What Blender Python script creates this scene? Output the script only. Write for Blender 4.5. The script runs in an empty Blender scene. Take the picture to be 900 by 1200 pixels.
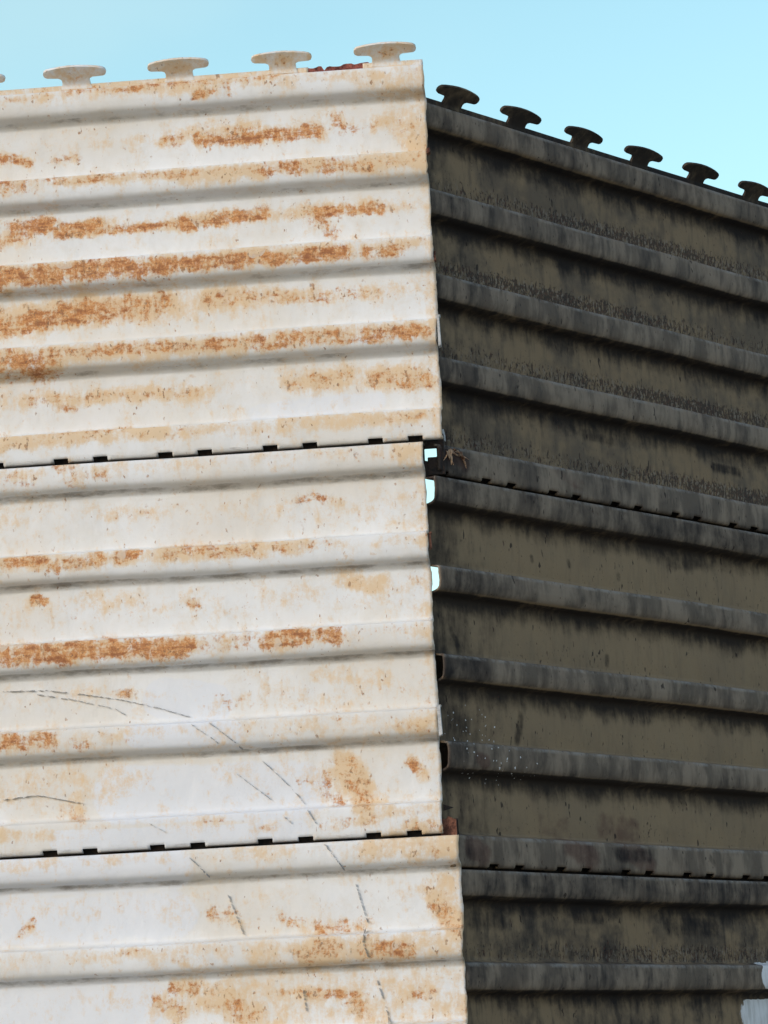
import bpy, bmesh, math, random
import numpy as np
from mathutils import Matrix, Vector, noise as mnoise

scene = bpy.context.scene
COL = scene.collection
rad = math.radians

# ------------------------------------------------------------------ camera
PITCH, ROLL, FOCAL_PX, DIST = 0.1871, -0.0485, 3796.05, 4.5
CAM_H = 1.60
def make_camera():
    cam = bpy.data.cameras.new('camera'); ob = bpy.data.objects.new('camera', cam)
    COL.objects.link(ob)
    F = Vector((0, math.cos(PITCH), math.sin(PITCH)))
    U = Vector((0, -math.sin(PITCH), math.cos(PITCH)))
    R = Vector((1, 0, 0))
    R2 = R*math.cos(ROLL) + U*math.sin(ROLL)
    U2 = -R*math.sin(ROLL) + U*math.cos(ROLL)
    m = Matrix((R2, U2, -F)).transposed().to_4x4()
    m.translation = Vector((0, 0, CAM_H))
    ob.matrix_world = m
    cam.sensor_fit = 'VERTICAL'; cam.sensor_height = 24.0; cam.sensor_width = 18.0
    cam.lens = FOCAL_PX/1200*24.0
    cam.clip_start = 0.05; cam.clip_end = 5000
    scene.camera = ob
make_camera()

# ------------------------------------------------------------------ light
SUN_EL, SUN_AZ, SUN_STR, SUN_ANG = 23, 229, 1.04, 8      # azimuth clockwise from +Y (the viewing direction)
SKY_STR = 0.15
world = bpy.data.worlds.new('World'); scene.world = world
world.use_nodes = True
wn = world.node_tree; wn.nodes.clear()
wo = wn.nodes.new('ShaderNodeOutputWorld'); bg = wn.nodes.new('ShaderNodeBackground')
sky = wn.nodes.new('ShaderNodeTexSky'); sky.sky_type = 'NISHITA'; sky.sun_disc = False
sky.sun_elevation = rad(SUN_EL); sky.sun_rotation = rad(SUN_AZ)
sky.air_density = 1.0; sky.dust_density = 1.0; sky.ozone_density = 1.0
tc = wn.nodes.new('ShaderNodeTexCoord')
tint = wn.nodes.new('ShaderNodeMix'); tint.data_type = 'RGBA'; tint.blend_type = 'MULTIPLY'
tint.inputs[0].default_value = 1.0
sx = wn.nodes.new('ShaderNodeSeparateXYZ'); wn.links.new(tc.outputs['Generated'], sx.inputs[0])
el = wn.nodes.new('ShaderNodeMapRange'); el.interpolation_type = 'SMOOTHSTEP'      # sky colour by elevation: pale turquoise low down, plain higher up
el.inputs[1].default_value = 0.36; el.inputs[2].default_value = 0.50; wn.links.new(sx.outputs[2], el.inputs[0])
dt = wn.nodes.new('ShaderNodeVectorMath'); dt.operation = 'DOT_PRODUCT'; wn.links.new(tc.outputs['Generated'], dt.inputs[0])
dt.inputs[1].default_value = (0.2, 0.98, 0.0)                                       # turquoise only in the part of the sky away from the sun
az = wn.nodes.new('ShaderNodeMapRange'); az.interpolation_type = 'SMOOTHSTEP'; wn.links.new(dt.outputs['Value'], az.inputs[0])
az.inputs[1].default_value = 0.80; az.inputs[2].default_value = 0.35
mx = wn.nodes.new('ShaderNodeMath'); mx.operation = 'MAXIMUM'; wn.links.new(el.outputs[0], mx.inputs[0]); wn.links.new(az.outputs[0], mx.inputs[1])
tm = wn.nodes.new('ShaderNodeMix'); tm.data_type = 'RGBA'; wn.links.new(mx.outputs[0], tm.inputs[0])
tm.inputs[6].default_value = (1.74, 1.98, 1.56, 1); tm.inputs[7].default_value = (1.34, 1.30, 1.29, 1)
wn.links.new(tm.outputs[2], tint.inputs[7])
wn.links.new(sky.outputs[0], tint.inputs[6])
cmap = wn.nodes.new('ShaderNodeMapping'); cmap.inputs['Scale'].default_value = (1, 1, 2.6); wn.links.new(tc.outputs['Generated'], cmap.inputs[0])
cn = wn.nodes.new('ShaderNodeTexNoise'); cn.inputs['Scale'].default_value = 3.2; cn.inputs['Detail'].default_value = 5; cn.inputs['Roughness'].default_value = 0.5
wn.links.new(cmap.outputs[0], cn.inputs['Vector'])
cr = wn.nodes.new('ShaderNodeMapRange'); cr.interpolation_type = 'SMOOTHSTEP'; wn.links.new(cn.outputs[0], cr.inputs[0])
cr.inputs[1].default_value = 0.42; cr.inputs[2].default_value = 0.75; cr.inputs[4].default_value = 0.32
cl = wn.nodes.new('ShaderNodeMix'); cl.data_type = 'RGBA'; wn.links.new(cr.outputs[0], cl.inputs[0])     # thin high cloud
wn.links.new(tint.outputs[2], cl.inputs[6]); cl.inputs[7].default_value = (4.6, 6.2, 6.3, 1)
wn.links.new(cl.outputs[2], bg.inputs[0])
bg.inputs[1].default_value = SKY_STR
wn.links.new(bg.outputs[0], wo.inputs[0])
sl = bpy.data.lights.new('sun', 'SUN'); so = bpy.data.objects.new('sun', sl); COL.objects.link(so)
sl.energy = SUN_STR; sl.angle = rad(SUN_ANG); sl.color = (1.0, 0.985, 0.955)
sd = Vector((math.sin(rad(SUN_AZ))*math.cos(rad(SUN_EL)), math.cos(rad(SUN_AZ))*math.cos(rad(SUN_EL)), math.sin(rad(SUN_EL))))
so.rotation_euler = sd.to_track_quat('Z', 'Y').to_euler(); so.location = (-3, -3, 8)
scene.view_settings.view_transform = 'Standard'; scene.view_settings.look = 'None'
scene.view_settings.exposure = 0.0; scene.view_settings.gamma = 1.0
scene.view_settings.use_curve_mapping = False

# ------------------------------------------------------------------ measured rust, stains and scratches
# (kind, u0, v0, u1, v1, half thickness, strength) in mm; u runs left from the corner, v down from the wall top
STAINS= [('R',595,9,519,7,3.8,0.5),
('R',500,2,456,0,6.4,0.6),
('R',469,5,229,3,6.4,0.6),
('R',305,23,286,19,7.7,0.9),
('R',265,23,249,21,6.4,0.6),
('R',217,4,179,1,5.1,0.6),
('T',67,19,-19,32,15.4,0.7),
('R',597,89,562,97,7.7,0.9),
('R',522,99,490,97,7.7,0.6),
('R',358,81,339,86,10.2,0.7),
('R',308,85,130,85,10.2,0.95),
('R',307,72,219,68,5.1,0.6),
('R',101,81,100,68,11.5,0.7),
('R',77,83,14,79,10.2,0.5),
('T',458,80,358,79,10.2,0.5),
('R',-3,95,-21,116,17.9,0.5),
('T',8,82,-21,122,23.0,0.6),
('R',599,143,548,145,10.2,0.6),
('R',598,134,222,143,6.4,0.6),
('T',329,148,223,145,11.5,0.8),
('R',216,143,142,142,12.8,0.7),
('R',129,146,61,148,10.2,0.8),
('T',61,142,-26,142,15.4,0.8),
('R',36,141,-26,141,10.2,0.5),
('R',600,212,562,202,12.8,0.9),
('R',581,196,531,192,12.8,1.0),
('R',519,205,462,200,10.2,1.0),
('R',513,212,213,205,6.4,0.9),
('R',331,209,219,201,11.5,0.95),
('R',206,208,163,205,7.7,0.5),
('R',150,206,45,205,9.0,0.85),
('R',145,219,115,240,12.8,0.6),
('R',51,207,-23,207,5.1,0.35),
('R',602,276,352,274,15.4,1.0),
('R',352,274,98,277,11.5,0.95),
('R',67,276,20,275,10.2,0.8),
('R',604,339,479,331,17.9,0.95),
('R',478,326,366,330,17.9,0.8),
('T',603,327,255,326,20.5,0.8),
('R',298,323,57,333,11.5,0.6),
('R',605,403,537,407,17.9,0.95),
('R',543,394,257,397,9.0,0.75),
('T',530,399,258,405,12.8,0.8),
('R',245,398,-13,401,11.5,0.85),
('R',569,456,309,461,7.7,0.5),
('T',569,456,309,461,12.8,0.5),
('R',533,471,483,468,6.4,0.4),
('R',186,456,112,455,12.8,0.55),
('R',63,459,-4,463,14.1,0.72),
('T',186,450,-10,461,17.9,0.6),
('T',609,522,373,519,10.2,0.9),
('R',608,516,422,509,5.1,0.5),
('R',609,527,534,524,5.1,0.5),
('T',238,522,60,524,11.5,0.6),
('R',610,578,560,575,12.8,0.5),
('R',523,563,504,561,7.7,0.6),
('R',511,585,455,576,10.2,0.45),
('R',179,569,44,572,10.2,0.33),
('T',26,573,5,572,17.9,0.9),
('T',586,611,524,615,15.4,0.4),
('R',451,632,390,636,9.0,0.35),
('R',181,625,120,635,7.7,0.45),
('R',243,645,0,661,17.9,0.22),
('R',603,697,551,698,10.2,0.8),
('R',539,707,471,699,10.2,0.75),
('R',441,701,422,696,10.2,0.9),
('R',373,693,245,695,11.5,0.65),
('R',245,701,166,697,10.2,0.45),
('T',613,699,172,699,11.5,0.45),
('R',571,751,555,751,6.4,0.9),
('T',492,753,418,758,12.8,0.5),
('R',343,766,336,769,9.0,0.7),
('T',125,745,71,755,12.8,0.9),
('R',114,750,96,763,6.4,0.55),
('R',29,751,17,756,7.7,0.6),
('R',615,764,6,771,15.4,0.2),
('R',617,829,354,832,15.4,1.0),
('R',354,832,250,826,12.8,0.55),
('R',232,828,178,827,14.1,0.9),
('R',156,829,139,830,12.8,0.85),
('R',93,829,9,829,7.7,0.3),
('R',453,890,437,891,6.4,0.8),
('T',168,882,72,888,10.2,0.7),
('R',314,912,13,916,17.9,0.26),
('R',620,953,547,955,12.8,0.8),
('R',516,959,498,962,9.0,0.7),
('R',461,956,431,964,7.7,0.4),
('R',51,962,15,964,10.2,0.55),
('T',316,964,15,964,15.4,0.35),
('R',169,1039,152,1058,12.8,0.55),
('R',132,1011,110,1060,16.6,0.66),
('T',137,1011,104,1066,20.5,0.8),
('R',42,1010,25,1029,7.7,0.85),
('T',621,1013,463,1016,28.2,0.5),
('R',537,1054,507,1062,9.0,0.55),
('R',198,1031,162,1021,10.2,0.4),
('T',623,1087,550,1087,7.7,0.8),
('R',165,1093,93,1093,7.7,0.5),
('R',46,1099,5,1105,7.7,0.6),
('R',249,1094,237,1095,6.4,0.5),
('T',286,1127,220,1125,10.2,0.6),
('T',95,1128,-24,1130,20.5,0.9),
('R',16,1133,10,1145,5.1,0.6),
('R',603,1223,584,1206,6.4,0.6),
('R',328,1208,296,1216,11.5,0.62),
('R',230,1219,177,1234,9.0,0.6),
('R',183,1233,118,1233,10.2,0.62),
('R',10,1213,-12,1238,16.6,0.6),
('T',9,1190,-17,1250,23.0,0.8),
('R',453,1255,429,1256,5.1,0.6),
('R',382,1270,370,1274,5.1,0.6),
('R',197,1268,161,1266,15.4,0.7),
('R',114,1269,55,1272,12.8,0.78),
('T',268,1270,-17,1267,17.9,0.7),
('R',408,1327,384,1340,14.1,0.62),
('R',389,1305,359,1307,9.0,0.62),
('R',330,1326,283,1345,16.6,0.65),
('R',235,1319,152,1329,7.7,0.65),
('R',135,1336,124,1359,11.5,0.62),
('R',69,1333,28,1329,7.7,0.55),
('R',-6,1349,-17,1366,12.8,0.45),
('T',354,1319,-18,1343,51.2,0.5),
('W',387,900,320,910,25.6,1.0),
('W',425,954,292,957,15.4,1.0),
('W',452,1035,199,1043,35.8,1.0),
('W',539,1096,201,1102,12.8,0.9),
('W',625,1145,383,1140,33.3,0.6),
('W',626,1204,385,1205,38.4,0.6),
('W',629,1322,437,1326,38.4,0.7),
('W',237,497,65,490,17.9,0.5)]
SCRATCHES= [[(618,878),(557,880),(496,890),(447,900),(396,914),(351,930)],[(569,885),(520,895),(460,911),(442,922)],[(346,944),(310,971)],[(321,943),(277,979)],[(251,998),(211,1039),(194,1061)],[(288,1014),(241,1053)],[(188,1073),(177,1092)],[(224,1077),(211,1090)],[(622,1032),(573,1028),(507,1044)],[(166,1122),(141,1157)],[(127,1178),(120,1207),(112,1235)],[(307,1183),(287,1240)],[(104,1311),(92,1355),(89,1373)],[(207,1320),(204,1349)],[(411,1079),(384,1096)],[(356,1130),(330,1156)],[(116,1243),(119,1260),(111,1284)]]

# ------------------------------------------------------------------ node helper
class NT:
    def __init__(self, name):
        self.m = bpy.data.materials.new(name); self.m.use_nodes = True
        self.t = self.m.node_tree; self.t.nodes.clear()
        self.out = self.t.nodes.new('ShaderNodeOutputMaterial')
        self.b = self.t.nodes.new('ShaderNodeBsdfPrincipled')
        self.l(self.b.outputs[0], self.out.inputs[0])
        self.pos = self.t.nodes.new('ShaderNodeNewGeometry').outputs['Position']
    def l(self, a, b):
        self.t.links.new(a, b)
    def set(self, sock, v):
        if hasattr(v, 'is_output'): self.l(v, sock)
        else: sock.default_value = v
    def math(self, op, a, b=0.0, c=0.0, clamp=False):
        n = self.t.nodes.new('ShaderNodeMath'); n.operation = op; n.use_clamp = clamp
        self.set(n.inputs[0], a); self.set(n.inputs[1], b); self.set(n.inputs[2], c)
        return n.outputs[0]
    def add(self, a, b): return self.math('ADD', a, b)
    def mul(self, a, b, clamp=False): return self.math('MULTIPLY', a, b, clamp=clamp)
    def step(self, v, lo, hi, a=0.0, b=1.0):
        n = self.t.nodes.new('ShaderNodeMapRange'); n.interpolation_type = 'SMOOTHSTEP'
        self.set(n.inputs[0], v); n.inputs[1].default_value = lo; n.inputs[2].default_value = hi
        n.inputs[3].default_value = a; n.inputs[4].default_value = b
        return n.outputs[0]
    def noise(self, scale, detail=4, rough=0.55, stretch=(1, 1, 1), off=(0, 0, 0), dist=0.0):
        mp = self.t.nodes.new('ShaderNodeMapping'); self.l(self.pos, mp.inputs[0])
        mp.inputs['Scale'].default_value = stretch; mp.inputs['Location'].default_value = off
        n = self.t.nodes.new('ShaderNodeTexNoise'); self.l(mp.outputs[0], n.inputs['Vector'])
        n.inputs['Scale'].default_value = scale; n.inputs['Detail'].default_value = detail
        n.inputs['Roughness'].default_value = rough; n.inputs['Distortion'].default_value = dist
        return n.outputs[0]
    def mix(self, f, a, b):
        n = self.t.nodes.new('ShaderNodeMix'); n.data_type = 'RGBA'
        self.set(n.inputs[0], f); self.set(n.inputs[6], a); self.set(n.inputs[7], b)
        return n.outputs[2]
    def ramp(self, f, stops):
        n = self.t.nodes.new('ShaderNodeValToRGB'); self.l(f, n.inputs[0])
        e = n.color_ramp.elements
        while len(e) < len(stops): e.new(0.5)
        for k, (p, c) in enumerate(stops): e[k].position = p; e[k].color = (*c, 1)
        return n.outputs[0]
    def attr(self, name):
        n = self.t.nodes.new('ShaderNodeAttribute'); n.attribute_name = name
        s = self.t.nodes.new('ShaderNodeSeparateColor'); self.l(n.outputs['Color'], s.inputs[0])
        return s.outputs[0], s.outputs[1], s.outputs[2], n.outputs['Alpha']
    def bump(self, h, strength, dist, prev=None):
        n = self.t.nodes.new('ShaderNodeBump'); self.l(h, n.inputs['Height'])
        n.inputs['Strength'].default_value = strength; n.inputs['Distance'].default_value = dist
        if prev is not None: self.l(prev, n.inputs['Normal'])
        return n.outputs[0]
    def finish(self, col, rough, normal=None, spec=0.3, metal=0.0):
        self.set(self.b.inputs['Base Color'], col); self.set(self.b.inputs['Roughness'], rough)
        self.b.inputs['Specular IOR Level'].default_value = spec
        self.set(self.b.inputs['Metallic'], metal)
        if normal is not None: self.l(normal, self.b.inputs['Normal'])
        return self.m

def mat_white():
    n = NT('chalky_white_paint_with_rust')
    R, G, B, A = n.attr('stain_shade')
    big = n.noise(5, 4, 0.6); mid = n.noise(30, 5, 0.65, off=(3, 1, 7)); fine = n.noise(150, 5, 0.72)
    tiny = n.noise(420, 4, 0.65, off=(9, 2, 1)); drip = n.noise(105, 4, 0.6, stretch=(1.5, 1.5, 0.5), off=(1, 5, 2))
    lay = n.noise(60, 4, 0.65, stretch=(0.5, 0.5, 2.4), off=(6, 5, 2))
    def c(x): return n.add(x, -0.5)
    # plain paint: uneven chalky white, warmer where old, cooler where newly painted
    base = n.mix(n.step(big, 0.38, 0.62), (0.765, 0.768, 0.76, 1), (0.72, 0.69, 0.635, 1))
    base = n.mix(n.mul(n.step(n.add(mid, n.mul(c(fine), 0.35)), 0.42, 0.72), 0.46), base, (0.69, 0.645, 0.57, 1))
    base = n.mix(n.mul(n.step(n.noise(45, 5, 0.7, stretch=(1, 1, 0.3), off=(8, 8, 0)), 0.5, 0.75), 0.35), base, (0.62, 0.60, 0.56, 1))
    cl = n.step(n.add(B, n.mul(c(mid), 0.5)), 0.35, 0.5)
    base = n.mix(n.mul(cl, 0.85), base, (0.725, 0.745, 0.775, 1))
    # cream bleed of rust
    tm = n.add(n.add(n.mul(G, 0.75), n.mul(R, 0.75)), n.add(n.mul(c(mid), 1.3), n.add(n.mul(c(drip), 1.1), n.mul(c(n.noise(48, 8, 0.8, off=(7, 6, 2))), 2.6))))
    base = n.mix(n.mul(n.step(tm, 0.04, 0.95), 0.85), base, (0.71, 0.51, 0.29, 1))
    # rust proper
    frac = n.noise(48, 9, 0.80, off=(1.5, 6, 2), dist=0.5); vary = n.noise(70, 4, 0.7, stretch=(0.7, 0.7, 1.3), off=(8, 1, 3))
    field = n.add(n.mul(R, 0.90), n.add(n.add(n.mul(c(frac), 2.3), n.mul(c(lay), 0.7)), n.add(n.mul(c(drip), 0.9), n.mul(c(fine), 1.5))))
    rm = n.step(field, 0.43, 0.90)
    rcol = n.ramp(n.add(n.mul(vary, 0.45), n.mul(tiny, 0.55)), [(0.36, (0.30, 0.10, 0.03)), (0.45, (0.52, 0.20, 0.06)), (0.54, (0.64, 0.31, 0.11)), (0.62, (0.76, 0.56, 0.33))])
    deep = n.step(n.add(n.add(field, n.mul(c(tiny), 1.0)), n.mul(c(lay), 1.6)), 0.88, 1.32)
    rcol = n.mix(n.mul(deep, 0.85), rcol, (0.25, 0.07, 0.022, 1))
    col = n.mix(n.mul(rm, 0.92), base, rcol)
    # round scabs of surviving paint inside the rust
    sc = n.step(n.noise(36, 1, 0.3, off=(2.5, 1.5, 8)), 0.72, 0.74)
    col = n.mix(n.mul(n.mul(sc, rm), 0.7), col, (0.70, 0.62, 0.50, 1))
    # loose pin-prick spots
    keep = n.math('SUBTRACT', 1.0, n.mul(cl, 0.9))
    sp = n.noise(170, 2, 0.5, stretch=(1, 1, 0.55), off=(4, 4, 4))
    spm = n.mul(n.mul(n.step(n.add(sp, n.mul(n.add(R, G), 0.06)), 0.685, 0.74), n.step(mid, 0.38, 0.6)), keep)
    col = n.mix(n.mul(spm, 0.85), col, n.ramp(tiny, [(0.4, (0.20, 0.12, 0.075)), (0.6, (0.50, 0.25, 0.10))]))
    sp2 = n.noise(62, 3, 0.6, stretch=(1, 1, 0.8), off=(14, 4, 9))
    col = n.mix(n.mul(n.mul(n.step(sp2, 0.66, 0.76), keep), 0.55), col, (0.60, 0.40, 0.22, 1))
    # dirt in the folds, together with painted shade under each rib
    dirt_shade = n.step(n.add(A, n.mul(c(n.noise(60, 5, 0.7, stretch=(0.35, 0.35, 1.2))), 1.7)), 0.62, 1.2)
    col = n.mix(n.mul(dirt_shade, 0.75), col, (0.17, 0.14, 0.11, 1))
    h = n.add(n.mul(rm, -0.6), n.add(n.mul(fine, 0.25), n.mul(tiny, 0.2)))
    nm = n.bump(h, 0.4, 0.002, n.bump(mid, 0.3, 0.006))
    return n.finish(col, n.step(rm, 0, 1, 0.48, 0.85), nm, 0.35)

def mat_dark():
    n = NT('weathered_dark_olive_paint')
    R, G, B, A = n.attr('stain_shade'); R2, G2, B2, A2 = n.attr('mark')
    def c(x): return n.add(x, -0.5)
    big = n.noise(6, 5, 0.62, off=(2, 8, 1)); mid = n.noise(24, 5, 0.65); fine = n.noise(120, 5, 0.7)
    streak = n.noise(80, 4, 0.6, stretch=(1, 1, 0.22)); tiny = n.noise(300, 3, 0.6)
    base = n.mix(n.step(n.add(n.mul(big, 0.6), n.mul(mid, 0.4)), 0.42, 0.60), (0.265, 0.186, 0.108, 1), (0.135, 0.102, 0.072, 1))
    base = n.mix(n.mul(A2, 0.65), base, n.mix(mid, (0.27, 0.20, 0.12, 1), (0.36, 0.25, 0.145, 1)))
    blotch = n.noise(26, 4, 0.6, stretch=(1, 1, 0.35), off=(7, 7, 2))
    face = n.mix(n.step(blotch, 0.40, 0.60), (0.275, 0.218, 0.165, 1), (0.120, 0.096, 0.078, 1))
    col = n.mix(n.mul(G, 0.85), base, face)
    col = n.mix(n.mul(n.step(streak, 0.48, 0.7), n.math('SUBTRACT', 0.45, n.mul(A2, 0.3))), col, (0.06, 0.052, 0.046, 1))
    # brown rust bleed
    bm = n.step(n.add(R2, n.mul(c(mid), 1.2)), 0.45, 0.9)
    col = n.mix(n.mul(bm, 0.7), col, (0.12, 0.062, 0.045, 1))
    # grime and painted rib shade below each fold, ragged lower edge
    dirt_shade = n.step(n.add(A, n.add(n.add(n.mul(c(streak), 0.9), n.mul(c(mid), 1.3)), n.mul(c(big), 1.4))), 0.22, 1.30)
    col = n.mix(n.mul(dirt_shade, 0.90), col, (0.016, 0.015, 0.017, 1))
    # pock-marked corrosion
    pk = n.math('MAXIMUM', n.noise(185, 2, 0.5, stretch=(1.3, 1.3, 0.42), off=(3, 3, 3)), n.noise(230, 3, 0.6, stretch=(1, 1, 0.8), off=(6, 2, 3)))
    pz = n.add(n.mul(R, 0.225), n.add(pk, n.mul(c(mid), 0.12)))
    pm = n.step(pz, 0.675, 0.755)
    col = n.mix(n.mul(pm, 0.78), col, n.mix(n.step(tiny, 0.45, 0.6), (0.028, 0.023, 0.022, 1), (0.09, 0.042, 0.030, 1)))
    pk2 = n.noise(185, 3, 0.60, stretch=(1.15, 1.15, 0.50), off=(3.12, 3, 3.10))
    hl = n.mul(n.mul(n.step(n.add(n.mul(R, 0.20), pk2), 0.655, 0.715), R), n.math('SUBTRACT', 1.0, pm))
    col = n.mix(n.mul(hl, 0.7), col, (0.26, 0.22, 0.18, 1))
    # loose dark chips
    sp = n.noise(95, 2, 0.5, stretch=(1, 1, 0.45), off=(1, 9, 4))
    col = n.mix(n.mul(n.step(sp, 0.70, 0.74), 0.85), col, (0.030, 0.020, 0.017, 1))
    # worn rib top edge, with the highlight of its rounding painted in
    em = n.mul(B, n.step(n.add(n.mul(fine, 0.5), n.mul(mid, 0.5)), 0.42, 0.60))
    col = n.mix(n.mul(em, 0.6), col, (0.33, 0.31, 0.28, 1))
    # white paint splash and flecks
    wm = n.step(n.add(G2, n.add(n.mul(c(streak), 0.75), n.mul(c(fine), 0.35))), 0.46, 0.56)
    wsp = n.noise(210, 0, 0.4, off=(5, 5, 5))
    wm = n.math('MAXIMUM', wm, n.mul(n.step(n.add(n.mul(B2, 0.04), wsp), 0.80, 0.815), n.step(B2, 0.05, 0.3)))
    wcol = n.mix(n.step(streak, 0.40, 0.65), (0.86, 0.86, 0.86, 1), (0.66, 0.65, 0.63, 1))
    col = n.mix(n.mul(wm, 0.95), col, wcol)
    h = n.add(n.mul(pm, -0.8), n.add(n.mul(fine, 0.3), n.mul(tiny, 0.2)))
    nm = n.bump(h, 0.4, 0.002, n.bump(mid, 0.3, 0.006))
    return n.finish(col, n.add(0.66, n.mul(dirt_shade, 0.26)), nm, 0.14)

def mat_simple(name, c1, c2, scale, rough=0.8, stretch=(1, 1, 1), bump=0.4):
    n = NT(name)
    a = n.noise(scale, 6, 0.65, stretch=stretch); b = n.noise(scale*6, 4, 0.6, off=(4, 1, 2))
    f = n.step(n.add(n.mul(a, 0.65), n.mul(b, 0.35)), 0.38, 0.62)
    return n.finish(n.mix(f, (*c1, 1), (*c2, 1)), rough, n.bump(b, bump, 0.002), 0.3)

M_WHITE = mat_white(); M_DARK = mat_dark()
M_BARE_SHADE = mat_simple('bare_sooty_steel_and_slot_shade', (0.015, 0.014, 0.014), (0.05, 0.032, 0.024), 40)  # sooty steel parts; on lower strips it paints the shade inside the slots
M_REDRUST = mat_simple('dark_red_flaking_rust', (0.045, 0.010, 0.010), (0.36, 0.11, 0.08), 75)
M_BROWNRUST = mat_simple('brown_crusted_rust', (0.06, 0.022, 0.014), (0.24, 0.10, 0.06), 90)
M_TORN = mat_simple('tan_torn_metal', (0.16, 0.07, 0.035), (0.62, 0.42, 0.26), 90)
M_SCRATCH = mat_simple('scratched_grey_line', (0.30, 0.29, 0.28), (0.58, 0.57, 0.55), 160)
M_PALE = mat_simple('pale_overpainted_metal', (0.34, 0.34, 0.33), (0.55, 0.55, 0.54), 60)
M_GROUND = mat_simple('dusty_gravel_ground', (0.17, 0.155, 0.13), (0.28, 0.25, 0.21), 2.0)

# ------------------------------------------------------------------ the ground
def ground():
    bm = bmesh.new()
    g = [-1500, -300, -60, -15, -5, 5, 15, 60, 300, 1500]
    vs = [[bm.verts.new((x, y, 0.0)) for x in g] for y in g]
    for j in range(len(g)-1):
        for i in range(len(g)-1):
            bm.faces.new((vs[j][i], vs[j][i+1], vs[j+1][i+1], vs[j+1][i]))
    me = bpy.data.meshes.new('ground'); bm.to_mesh(me); bm.free()
    o = bpy.data.objects.new('ground', me); COL.objects.link(o); me.materials.append(M_GROUND)
    o['kind'] = 'structure'
ground()

# ------------------------------------------------------------------ wall frames of reference
ZTOP = CAM_H + 1.5101
AL, AR = -1.4913, 0.7180
CORNER = Vector((0.0605, DIST, 0))
def frame(side):
    if side == 'L':
        X = Vector((-math.sin(AL), -math.cos(AL), 0)); z0 = ZTOP
    else:
        X = Vector((math.sin(AR), math.cos(AR), 0)); z0 = ZTOP - 0.0463
    return math.atan2(X.y, X.x), z0
PITCH_MM = 559.0
CREASE = [0.0, 130.0, 257.0, 381.0, 512.0]
DP = 25.0                                            # depth of a corrugation, mm

def profile(strip_h, strip_n, extra):
    """(v, n, kind) down the sheet: v mm below the panel's top band edge, n mm outward of the band face."""
    P = []
    def p(v, n, k=''): P.append((v, n, k))
    k = max(2, int(strip_h/4))
    for i in range(k+1): p(-strip_h + strip_h*i/k, strip_n, 'strip')
    p(0.6, strip_n+2.2, 'face'); p(0.2, -1.2, 'edge'); p(1.6, 0, 'edge')
    for ci, c in enumerate(CREASE):
        if ci:
            p(c-6.0, -DP, 'flat'); p(c-2.6, -DP*0.55, 'flat'); p(c-0.4, -2.4, 'edge'); p(c+0.6, -0.6, 'edge'); p(c+2.2, 0, 'edge')
        last = ci == 4
        w = 35.0 + extra[ci]
        end = 41.0 if last else w
        x = 6.0
        while x < end-(3.5 if last else 11):
            p(c+x, 0.8*math.sin(math.pi*x/end), 'face'); x += 4.0
        if not last:
            p(c+w-9.5, 0.2, 'face'); p(c+w-6.5, -0.3, 'face'); p(c+w-3.5, -1.2, 'face')
        if last:
            p(c+38.2, 0.2, 'face'); p(c+42.0, -1.2, 'face'); p(c+43.6, -4.0, 'under'); p(c+44.0, -8.0, 'under')
        else:
            p(c+w-1.0, -2.7, 'face'); p(c+w+1.2, -5.2, 'under'); p(c+w+2.9, -9.0, 'under'); p(c+w+4.2, -14.8, 'under')
            p(c+w+5.2, -20.5, 'under'); p(c+w+7.4, -24.0, 'under'); p(c+w+11.0, -DP-0.3, 'flat')
            v = c+w+15.0; nxt = CREASE[ci+1]-8.0
            while v < nxt:
                t = (v-(c+w+11))/(nxt-(c+w+11))
                p(v, -DP + 1.6*math.sin(math.pi*t), 'flat'); v += 4.2
    return P

def capsule(u, v, s):
    _, u0, v0, u1, v1, w, I = s
    dx, dy = u1-u0, v1-v0; L2 = dx*dx+dy*dy+1e-9
    t = np.clip(((u-u0)*dx+(v-v0)*dy)/L2, 0, 1)
    d = np.hypot(u-(u0+t*dx), v-(v0+t*dy))/w
    if s[0] in 'RT':
        rag = 0.5*np.sin(u/31.0+v/17.0+u0)*np.sin(u/13.7-v/29.0+v0*1.7) + 0.5*np.sin(u/7.3+v/9.1+w)*np.sin(u/53.0+u1)
        return I*np.clip(1.50-0.88*d+0.22*rag, 0, 1)*(0.99+0.18*rag)
    return I*np.clip(1.55-0.95*d, 0, 1)

def mesh_obj(name, me, mats, parent):
    for m in mats: me.materials.append(m)
    o = bpy.data.objects.new(name, me); COL.objects.link(o)
    if parent is not None: o.parent = parent
    return o

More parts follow.
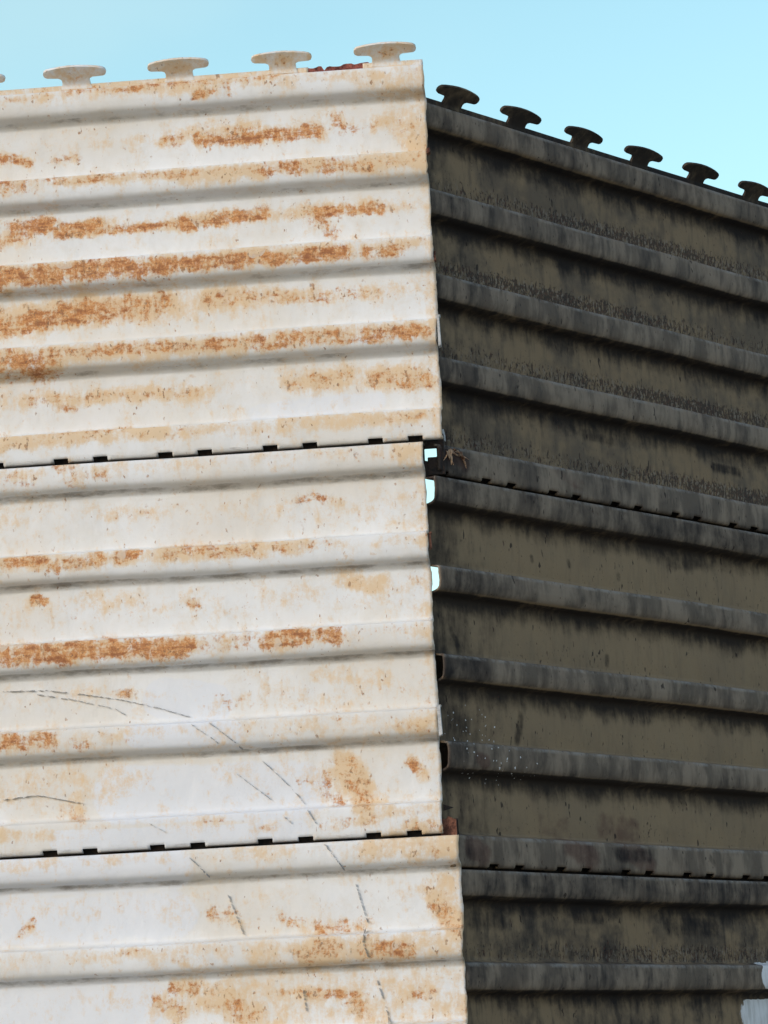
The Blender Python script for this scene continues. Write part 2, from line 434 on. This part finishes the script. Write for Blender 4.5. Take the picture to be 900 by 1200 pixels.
def make_panel(side, tier, u_start, u_end, slots, label, group, seed, strip_h, strip_n, hooks, cut=None):
    ang, z0 = frame(side)
    rng = random.Random(seed)
    root = bpy.data.objects.new('corrugated_steel_panel', None); COL.objects.link(root)
    base_z = z0 - (tier+1)*PITCH_MM/1000.0
    root.location = (CORNER.x, CORNER.y, base_z); root.rotation_euler = (0, 0, ang)
    root['label'] = label; root['category'] = 'steel panel'; root['group'] = group
    sg = -1.0 if side == 'L' else 1.0                # local x = sg*u
    prof = profile(strip_h, strip_n, [rng.uniform(-1.5, 1.5) for _ in CREASE])
    # columns
    us = [u_start]; u = u_start
    while u < u_end:
        u += 4.0 if u < 930 else 30.0
        us.append(min(u, u_end))
    W = 10.5
    for s in slots:
        if u_start < s-W and s+W < u_end:
            us = [x for x in us if abs(x-(s-W)) > 1.4 and abs(x-(s+W)) > 1.4] + [s-W, s+W]
    us = sorted(set(us)); us = np.array(us); NU = len(us)
    pv = np.array([q[0] for q in prof]); pn = np.array([q[1] for q in prof]); kinds = [q[2] for q in prof]
    NP = len(prof)
    U, V = np.meshgrid(us, pv); N = np.repeat(pn[:, None], NU, 1)
    Vg = V + tier*PITCH_MM                            # wall-wide v
    dv = np.zeros_like(U); dn = np.zeros_like(U); du = np.zeros_like(U)
    for j in range(NP):
        inner = 0.45 if (pv[j] < 3 or pv[j] > 540) else 1.0
        for i in range(NU):
            uu, vv = us[i]/1000, pv[j]/1000
            a = mnoise.noise(Vector((uu*4.2, vv*1.5+seed, 1.3)))
            b = mnoise.noise(Vector((uu*9+3, vv*7+seed, 5.1)))
            c = mnoise.noise(Vector((uu*38, vv*26+seed, 2.1)))
            dv[j, i] = (a*2.2+b*0.7)*inner; dn[j, i] = (b*1.5+a*1.0+c*0.35)
    # nicked ends
    for j in range(NP):
        e = mnoise.noise(Vector((seed*3.1, pv[j]/14.0, 0.5)))*1.6 + mnoise.noise(Vector((seed*1.7, pv[j]/70.0, 4.5)))*2.0 + mnoise.noise(Vector((seed*2.7, pv[j]/5.0, 1.5)))*0.8
        du[j, 0] += e
    X = sg*(U+du)/1000; Y = -(N+dn)/1000; Z = (PITCH_MM-(V+dv))/1000
    verts = np.stack([X, Y, Z], -1).reshape(-1, 3)
    # attributes
    r = np.zeros_like(U); g = np.zeros_like(U); b = np.zeros_like(U); a = np.zeros_like(U)
    r2 = np.zeros_like(U); g2 = np.zeros_like(U); b2 = np.zeros_like(U)
    for c, nx in zip(CREASE[:-1], CREASE[1:]):
        below = V-(c+36)
        if side == 'L':
            a = np.maximum(a, np.where((below > 3) & (below < 22), 0.92-0.06*np.abs(below-5), 0)*(1.0 if tier else 0.82))  # fold dirt plus rib shade painted into the colour
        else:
            a = np.maximum(a, np.where(below > 0, np.clip(1.50-below/30.0, 0, 1.25), 0))  # rib shadow deepened in the colour, along with grime
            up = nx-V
            a = np.maximum(a, np.clip(0.85-(U-u_start)/240.0, 0, 0.75))  # darker toward the corner: fall-off of light painted into the colour
            strength = [1.0, 0.12, 0.7][tier]*(0.75+0.25*np.sin(U/170.0+nx))
            r = np.maximum(r, strength*np.clip(1.35-np.abs(up-17)/17.0, 0, 1))
    for k in range(NP):
        if kinds[k] == 'face': g[k, :] = np.maximum(g[k, :], 1.0) if side == 'R' else g[k, :]
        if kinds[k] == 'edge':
            if side == 'R': g[k, :] = 1.0; b[k, :] = 1.0  # pale edge: wear and a painted highlight
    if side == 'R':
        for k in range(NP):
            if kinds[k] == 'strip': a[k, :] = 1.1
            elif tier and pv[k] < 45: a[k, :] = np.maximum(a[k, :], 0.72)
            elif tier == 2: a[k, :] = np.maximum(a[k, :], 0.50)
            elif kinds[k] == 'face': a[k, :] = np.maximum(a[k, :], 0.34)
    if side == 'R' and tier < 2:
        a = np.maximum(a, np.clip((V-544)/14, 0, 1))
    if side == 'L':
        for s in STAINS:
            if not (min(s[2], s[4])-60 < tier*PITCH_MM+PITCH_MM and max(s[2], s[4])+60 > tier*PITCH_MM-15): continue
            val = capsule(U, Vg, s)
            if s[0] == 'R': r = np.maximum(r, val)
            elif s[0] == 'T': g = np.maximum(g, val)
            else: b = np.maximum(b, val)
        for ci, cc in enumerate(CREASE):
            k = [1.0, 0.62, 0.5][tier]
            wob = np.array([mnoise.noise(Vector((x/90.0, ci*3.3+seed, 0.2))) for x in us])[None, :]
            bandm = np.clip(1.2-np.abs(V-(cc+10))/13.0, 0, 1)
            r = np.maximum(r, bandm*np.clip(0.26+0.5*wob, 0, 0.5)*k); g = np.maximum(g, bandm*np.clip(0.40+0.6*wob, 0, 0.7)*k)
            if ci < 4:
                flatm = np.clip(1.2-np.abs(V-(cc+72))/16.0, 0, 1)
                r = np.maximum(r, flatm*np.clip(0.12+0.5*wob, 0, 0.4)*k); g = np.maximum(g, flatm*np.clip(0.25+0.6*wob, 0, 0.6)*k)
        for k in range(NP):
            if kinds[k] == 'strip': g[k, :] = 0.6; r[k, :] = np.maximum(r[k, :], 0.25)
        edge = np.clip(1.0-(U-u_start)/26.0, 0, 1)
        g = np.maximum(g, edge*[0.75, 0.6, 0.8][tier])
        a = np.maximum(a, np.where((V > 549) | ((V < 2) & (tier > 0)), 0.62, 0.0))
        # the unseen stretch further left rusts like the rest
        for _ in range(26):
            c = rng.choice([0]+CREASE[1:]+[CREASE[k]-55 for k in (1, 2, 3, 4)]) + rng.uniform(8, 20)
            uu = rng.uniform(650, u_end); s = ('R', uu, c, uu+rng.uniform(20, 220), c+rng.uniform(-4, 4), rng.uniform(7, 15), rng.uniform(0.4, 0.95))
            r = np.maximum(r, capsule(U, V, s))
    else:
        for s in [('K',214,891,205,926,7.2,0.9),('K',606,622,709,612,16.8,0.9),('K',431,787,430,797,6.0,0.9),('K',67,774,82,796,6.0,0.9),('K',260,650,261,656,4.8,0.9),('K',470,658,471,663,6.0,0.9),('K',347,648,349,654,4.8,0.9),('K',38,1185,140,1183,19.2,0.9),('K',545,1186,655,1187,19.2,0.9),('K',317,1180,378,1179,9.6,0.9),('K',408,445,472,446,9.6,0.9),('K',738,457,809,456,8.4,0.9),('K',626,1085,634,1093,6.0,0.9),('K',397,1087,470,1088,10.8,0.9),('K',183,1140,221,1143,6.0,0.9)]:
            a = np.maximum(a, capsule(U, Vg, s) if tier*PITCH_MM-20 < s[2] < tier*PITCH_MM+PITCH_MM else 0)
        if tier == 2:
            for s in [('W', 762, 1264, 900, 1264, 18, 1.3), ('W', 738, 1320, 860, 1320, 27, 0.75), ('W', 745, 1330, 800, 1345, 12, 0.55)]:
                m = capsule(U, Vg, s)
                m = np.where((V > CREASE[1]+36) & (V < CREASE[1]+50), 0, m)
                g2 = np.maximum(g2, m)
        if tier == 1:
            for s in [('S', 86, 925, 130, 930, 30, 0.8), ('S', 80, 955, 190, 962, 25, 0.7)]: b2 = np.maximum(b2, capsule(U, Vg, s))
            for s in [('B', 290, 1080, 330, 1095, 24, 0.8), ('B', 420, 1080, 470, 1100, 22, 0.8), ('B', 60, 1085, 85, 1095, 20, 0.9),
                      ('B', 395, 1040, 470, 1050, 24, 0.7), ('B', 250, 1045, 300, 1050, 20, 0.6), ('B', 88, 960, 100, 966, 12, 0.9)]:
                r2 = np.maximum(r2, capsule(U, Vg, s))
        if tier == 0:
            for s in [('B', 300, 520, 360, 535, 12, 0.6), ('B', 42, 520, 90, 535, 12, 0.8), ('B', 560, 480, 640, 490, 8, 0.6)]: r2 = np.maximum(r2, capsule(U, Vg, s))
    faces, mi = [], []
    slot_cols = np.zeros(NU-1, bool)
    for s in slots:
        for i in range(NU-1):
            mid = (us[i]+us[i+1])/2
            if abs(mid-s) < W: slot_cols[i] = True
    for j in range(NP-1):
        for i in range(NU-1):
            if slot_cols[i] and pv[j] >= 549.4: continue
            if cut and kinds[j] == 'strip' and kinds[j+1] == 'strip' and cut[0] < us[i] < cut[1]: continue
            v0, v1, v2, v3 = j*NU+i, j*NU+i+1, (j+1)*NU+i+1, (j+1)*NU+i
            # outward is local -Y
            faces.append((v0, v1, v2, v3) if side == 'L' else (v0, v3, v2, v1))
            mi.append(1 if (tier > 0 and pv[j+1] < 0.5) else 0)  # strips behind the slots coloured dark to stand for shade
    # scratches: thin raised dark burrs in the same sheet
    verts = verts.tolist(); nbase = len(verts)
    if side == 'L':
        def surf(u, v):
            vl = v-tier*PITCH_MM
            j = int(np.clip(np.searchsorted(pv, vl), 1, NP-1)); i = int(np.clip(np.searchsorted(us, u), 1, NU-1))
            fj = float(np.clip((vl-pv[j-1])/max(pv[j]-pv[j-1], 1e-6), 0, 1))
            y = Y[j-1, i]*(1-fj)+Y[j, i]*fj
            return y
        for line in SCRATCHES:
            pts = []
            for (p, q) in zip(line[:-1], line[1:]):
                L = math.hypot(q[0]-p[0], q[1]-p[1]); k = max(1, int(L/2.5))
                for t in range(k): pts.append((p[0]+(q[0]-p[0])*t/k, p[1]+(q[1]-p[1])*t/k))
            pts.append(line[-1])
            for (p, q) in zip(pts[:-1], pts[1:]):
                if rng.random() < 0.30: continue
                if not (tier*PITCH_MM+3 < p[1] < tier*PITCH_MM+548 and p[0] > u_start+3): continue
                dx, dy = q[0]-p[0], q[1]-p[1]; L = math.hypot(dx, dy)+1e-6
                w = rng.uniform(0.08, 0.30); ox, oy = -dy/L*w, dx/L*w
                j1, j2 = rng.uniform(-.8, .8), rng.uniform(-.8, .8)
                quad = [(p[0]+ox, p[1]+oy+j1), (q[0]+ox, q[1]+oy+j2), (q[0]-ox, q[1]-oy+j2), (p[0]-ox, p[1]-oy+j1)]
                b0 = len(verts)
                for (uu, vv) in quad:
                    verts.append([sg*uu/1000, surf(uu, vv)-0.0006, (PITCH_MM-(vv-tier*PITCH_MM))/1000-0.0])
                faces.append((b0, b0+1, b0+2, b0+3)); mi.append(2)
    extra = len(verts)-nbase
    me = bpy.data.meshes.new('panel_sheet'); me.from_pydata(verts, [], faces); me.update()
    for nm, ch in (('stain_shade', (r, g, b, a)), ('mark', (r2, g2, b2, np.full_like(r, [0.15, 1.0, 0.0][tier])))):
        at = me.attributes.new(nm, 'FLOAT_COLOR', 'POINT')
        arr = np.stack(ch, -1).reshape(-1, 4)
        arr = np.concatenate([arr, np.zeros((extra, 4))]).astype(np.float32)
        at.data.foreach_set('color', arr.ravel())
    me.polygons.foreach_set('material_index', mi); me.polygons.foreach_set('use_smooth', [True]*len(mi))
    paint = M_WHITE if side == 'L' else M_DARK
    sheet = mesh_obj('sheet', me, [paint, M_BARE_SHADE, M_SCRATCH], root)
    so = sheet.modifiers.new('thickness', 'SOLIDIFY'); so.thickness = 0.003; so.offset = -1.0; so.use_even_offset = False
    for hu in hooks:
        make_hook(root, sg*hu/1000, (PITCH_MM+strip_h-(3.2 if side == 'L' else 4.6))/1000, -strip_n/1000, paint, rng)
    return root

# ------------------------------------------------------------------ T-shaped hook along an upper edge
def hook_outline():
    """half outline (x, z) in mm of the hook seen face on, z above the strip edge"""
    pts = [(22.5, -3), (22, 0), (21, 2.5), (20.3, 6), (20, 9), (21.2, 11.2), (25, 12.6), (33, 13.0), (41, 13.4), (44.5, 14.8), (46, 17.6),
           (45, 20.4), (41.5, 22.2), (33, 23.2), (20, 24.0), (8, 24.4)]
    return pts
def make_hook(root, x, z, y, mat, rng):
    half = hook_outline()
    # rows: horizontal slices so that the plate can be bent outward
    zs = [-3, 0, 2.5, 6, 10, 13, 14.5, 15.3, 15.8, 17.5, 20.5, 23.5, 25.2, 26.8, 28.0, 28.7]
    bm = bmesh.new(); rows = []
    tilt = rng.uniform(0.85, 1.15); x += rng.uniform(-0.0015, 0.0015); lean = rng.uniform(-0.03, 0.03); wide = rng.uniform(0.96, 1.04)
    for (hx, hz) in half:
        out = 0.0
        if hz > 2: out = ((hz-2)/22.4)**1.3*23.0*tilt
        row = []
        for f in (-1, -0.8, -0.5, -0.2, 0.2, 0.5, 0.8, 1):
            droop = 1.6*(abs(f)*hx/46.0)**2*max(0.0, (hz-12)/13)
            row.append(bm.verts.new((x+f*hx*wide/1000+lean*hz/1000, y+0.0018-(out-droop)/1000, z+(hz-droop*0.8+lean*f*hx*0.8)/1000)))
        rows.append(row)
    for r0, r1 in zip(rows[:-1], rows[1:]):
        for i in range(7): bm.faces.new((r0[i], r0[i+1], r1[i+1], r1[i]))
    me = bpy.data.meshes.new('hook'); bm.to_mesh(me); bm.free()
    me.polygons.foreach_set('use_smooth', [True]*len(me.polygons))
    at = me.attributes.new('stain_shade', 'FLOAT_COLOR', 'POINT')
    vals = []
    for v in me.vertices:
        if mat is M_WHITE:
            d = math.hypot((v.co.x-x)*1000/13, ((v.co.z-z)*1000-15)/7)
            vals += [0.75*max(0, 1.3-d), 0.6, 0, 0]
        else: vals += [0, 0.2, 0, 1.1]
    at.data.foreach_set('color', vals)
    o = mesh_obj('hook', me, [mat], root)
    so = o.modifiers.new('thickness', 'SOLIDIFY'); so.thickness = 0.0044; so.offset = 0.0; so.use_rim = True
    bv = o.modifiers.new('rounded', 'BEVEL'); bv.width = 0.0012; bv.segments = 3; bv.limit_method = 'ANGLE'; bv.angle_limit = rad(50)
    return o

def series(first, step, n): return [first+step*k for k in range(n)]
def pairs(first, step, n): return [v for k in range(n) for v in (first+step*k, first+57+step*k)]

GL, GR = 'white rusty panels stacked in the left wall', 'dark panels stacked in the right wall'
LU, RU = 1250, 1500
L0 = make_panel('L', 0, -27.5, LU, pairs(11, 151, 8), 'rust-streaked white corrugated panel topmost on the left, T-shaped hooks along its sky edge', GL, 11, 8.5, -4.5, series(27.5, 151, 8), cut=(58, 140))
L1 = make_panel('L', 1, 0.5, LU, pairs(40, 152, 8), 'white corrugated panel midway up the left wall, crossed by arc scratches', GL, 12, 24, -17, [])
L2 = make_panel('L', 2, -19.5, LU, [], 'cream-edged white corrugated panel lowest on the left, jutting furthest toward the dark wall', GL, 13, 24, -17, [])
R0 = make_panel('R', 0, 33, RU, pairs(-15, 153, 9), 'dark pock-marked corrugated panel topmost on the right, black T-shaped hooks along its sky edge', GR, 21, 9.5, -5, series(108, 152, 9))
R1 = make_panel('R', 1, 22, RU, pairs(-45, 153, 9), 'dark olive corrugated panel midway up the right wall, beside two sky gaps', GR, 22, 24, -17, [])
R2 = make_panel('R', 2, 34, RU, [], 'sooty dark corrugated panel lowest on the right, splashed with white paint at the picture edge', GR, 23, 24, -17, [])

# ------------------------------------------------------------------ helper: ragged solid plates
def plate(name, pts, thick, mat, parent, M, rng=None, jitter=0.0):
    """pts (x,z) mm outline in local frame; M places it"""
    bm = bmesh.new()
    def mk(y): return [bm.verts.new(M @ Vector((px/1000, y, pz/1000))) for px, pz in P]
    P = [(px+(rng.uniform(-jitter, jitter) if rng else 0), pz+(rng.uniform(-jitter, jitter) if rng else 0)) for px, pz in pts]
    A = mk(-thick/2000); B = mk(thick/2000)
    bm.faces.new(A); bm.faces.new(B[::-1])
    for i in range(len(P)):
        j = (i+1) % len(P); bm.faces.new((A[j], A[i], B[i], B[j]))
    bmesh.ops.recalc_face_normals(bm, faces=bm.faces)
    me = bpy.data.meshes.new(name); bm.to_mesh(me); bm.free()
    return mesh_obj(name, me, [mat], parent)
def local(side, tier, u, v, n, ry=0.0, rz=0.0):
    """matrix in the panel root's frame at wall coordinates"""
    x = (-u if side == 'L' else u)/1000
    return Matrix.Translation(Vector((x, -n/1000, (PITCH_MM-(v-tier*PITCH_MM))/1000))) @ Matrix.Rotation(rz, 4, 'Z') @ Matrix.Rotation(ry, 4, 'Y')

# corroded remnant in the broken strip on top of the left wall
rg = random.Random(4)
top = []
xs = list(range(-50, 51, 4))
for x in xs:
    zt = 8.5 + rg.uniform(-1.8, 1.4) + (1.0 if x > 10 else 0)
    if -22 < x < -16: zt = 2.5
    top.append((x, zt))
o = plate('corroded_edge', [(-50, -7)]+top+[(50, -7)], 5, M_REDRUST, L0, local('L', 0, 99, 0, -8))
o['label'] = 'dark red rusted remnant of the upper edge'

# end tabs folded round the open ribs
for (P_, side, tier, u, v, h, w, dn) in [(L0, 'L', 0, -30, 399, 46, 3.0, -6), (L1, 'L', 1, -2.5, 559+399, 44, 4.0, -5), (L1, 'L', 1, -2, 559+142, 24, 3.0, -10),
                                         (L0, 'L', 0, -29, 287, 14, 2.5, -12), (L0, 'L', 0, -28.5, 132, 8, 3, -4)]:
    plate('end_tab', [(-w/2, -h/2), (w/2+1, -h/2+2), (w/2, h/2-3), (w/2+1.5, h/2), (-w/2, h/2)], 14, M_PALE if h > 30 else M_BROWNRUST, P_, local(side, tier, u, v, dn), rg, 0.5)

# torn, frayed metal at the left end of the top right panel
tr = []
for k in range(17):
    t = k/16; x = -12+t*34; ln = rg.uniform(6, 19)*(0.75+0.5*math.sin(t*9))
    a = rg.uniform(-0.5, 0.5)+(t-0.4)*0.8
    tr.append((x, ln, a, rg.uniform(1.1, 2.6)))
bmf = bmesh.new()
Mt = local('R', 0, 62, 520, 1.5)
for (x, ln, a, w) in tr:
    z0 = rg.uniform(-4, 4)
    dx, dz = math.sin(a)*ln, -math.cos(a)*ln
    pts = [(x-w, 0.5, z0), (x+w, 0.5, z0+rg.uniform(-1, 2)), (x+dx*0.6+w*0.6, -rg.uniform(2, 5), z0+dz*0.6), (x+dx, -rg.uniform(2, 7), z0+dz), (x+dx*0.5-w*0.6, -rg.uniform(1, 4), z0+dz*0.5)]
    f = [bmf.verts.new(Mt @ Vector((p[0]/1000, p[1]/1000, p[2]/1000))) for p in pts]
    bk = [bmf.verts.new(Mt @ Vector((p[0]/1000, (p[1]+1.2)/1000, p[2]/1000))) for p in pts]
    bmf.faces.new(f); bmf.faces.new(bk[::-1])
    for i in range(5): bmf.faces.new((f[(i+1) % 5], f[i], bk[i], bk[(i+1) % 5]))
bmesh.ops.recalc_face_normals(bmf, faces=bmf.faces)
me = bpy.data.meshes.new('frayed_metal'); bmf.to_mesh(me); bmf.free()
o = mesh_obj('frayed_metal', me, [M_TORN], R0); o['label'] = 'rusty frayed metal at the torn end of the dark panel'
plate('bent_tab', [(-3.5, 8), (0, 9), (3.5, -1), (3.5, -9), (-0.5, -8), (-3, 0)], 3, M_PALE, R0, local('R', 0, 48, 497, -3), rg, 0.3)

# crust on the end of the lowest white panel
plate('rust_crust', [(-12, -12), (-12, 8), (-8, 13), (-4, 12), (0, 17), (4, 15), (7, 12), (10, 13), (11, -12)], 7, M_BROWNRUST, L2, local('L', 2, -8, 1108, -11), rg, 0.8)
plate('bent_spike', [(-6, -4), (8, 0.5), (-6, 5)], 4, M_BARE_SHADE, L1, local('L', 1, -7, 559+520, -16), rg, 0.4)

# ------------------------------------------------------------------ steel tie bracket holding the two walls at the first joint
br = bpy.data.objects.new('corner_tie_bracket', None); COL.objects.link(br)
br['label'] = 'small dark slotted bracket between the white and dark walls at their upper joint'; br['category'] = 'bracket'
ang, z0 = frame('L')
br.location = (CORNER.x, CORNER.y+0.034, z0-0.600); br.rotation_euler = (0, 0, ang)
def bracket():
    # upright plate with an L-shaped slot, plus a folded flange at the back and two bolts
    x = [-4, 1.5, 5.5, 19, 30]; z = [-2, 13, 24, 37, 44, 57]
    hole = {(1, 2), (2, 2), (1, 1), (1, 4)}
    bm = bmesh.new()
    vf = {}
    def vert(i, j, y):
        if (i, j, y) not in vf: vf[(i, j, y)] = bm.verts.new((x[i]/1000, y, z[j]/1000))
        return vf[(i, j, y)]
    cells = {(i, j) for i in range(4) for j in range(5)} - hole
    y0, y1 = -0.003, 0.003
    for (i, j) in cells:
        bm.faces.new((vert(i, j, y0), vert(i+1, j, y0), vert(i+1, j+1, y0), vert(i, j+1, y0)))
        bm.faces.new((vert(i, j, y1), vert(i, j+1, y1), vert(i+1, j+1, y1), vert(i+1, j, y1)))
        for (di, dj, a, b) in ((0, -1, (i, j), (i+1, j)), (0, 1, (i+1, j+1), (i, j+1)), (-1, 0, (i, j+1), (i, j)), (1, 0, (i+1, j), (i+1, j+1))):
            if (i+di, j+dj) not in cells:
                bm.faces.new((vert(*b, y0), vert(*a, y0), vert(*a, y1), vert(*b, y1)))
    bmesh.ops.recalc_face_normals(bm, faces=bm.faces)
    me = bpy.data.meshes.new('bracket_plate'); bm.to_mesh(me); bm.free()
    o = mesh_obj('slotted_plate', me, [M_BARE_SHADE], br)
    bv = o.modifiers.new('rounded', 'BEVEL'); bv.width = 0.001; bv.segments = 2; bv.limit_method = 'ANGLE'
bracket()

# ------------------------------------------------------------------ steel post behind the corner, reaching the ground
def post():
    root = bpy.data.objects.new('steel_corner_post', None); COL.objects.link(root)
    root['label'] = 'black steel post behind the corner, glimpsed through open rib ends'
    root['category'] = 'post'
    root.location = (CORNER.x+0.005, CORNER.y+0.235, 0); root.rotation_euler = (0, 0, rad(24))
    h = 2.33
    w, t = 0.045, 0.008
    out = [(-w, -w), (w, -w), (w, -w+t), (t/2, -w+t), (t/2, w-t), (w, w-t), (w, w), (-w, w), (-w, w-t), (-t/2, w-t), (-t/2, -w+t), (-w, -w+t)]
    bm = bmesh.new(); a = [bm.verts.new((x, y, 0)) for x, y in out]; b = [bm.verts.new((x, y, h)) for x, y in out]
    bm.faces.new(a[::-1]); bm.faces.new(b)
    for i in range(len(out)): j = (i+1) % len(out); bm.faces.new((a[i], a[j], b[j], b[i]))
    bmesh.ops.recalc_face_normals(bm, faces=bm.faces)
    me = bpy.data.meshes.new('beam'); bm.to_mesh(me); bm.free(); mesh_obj('beam', me, [M_BARE_SHADE], root)
post()
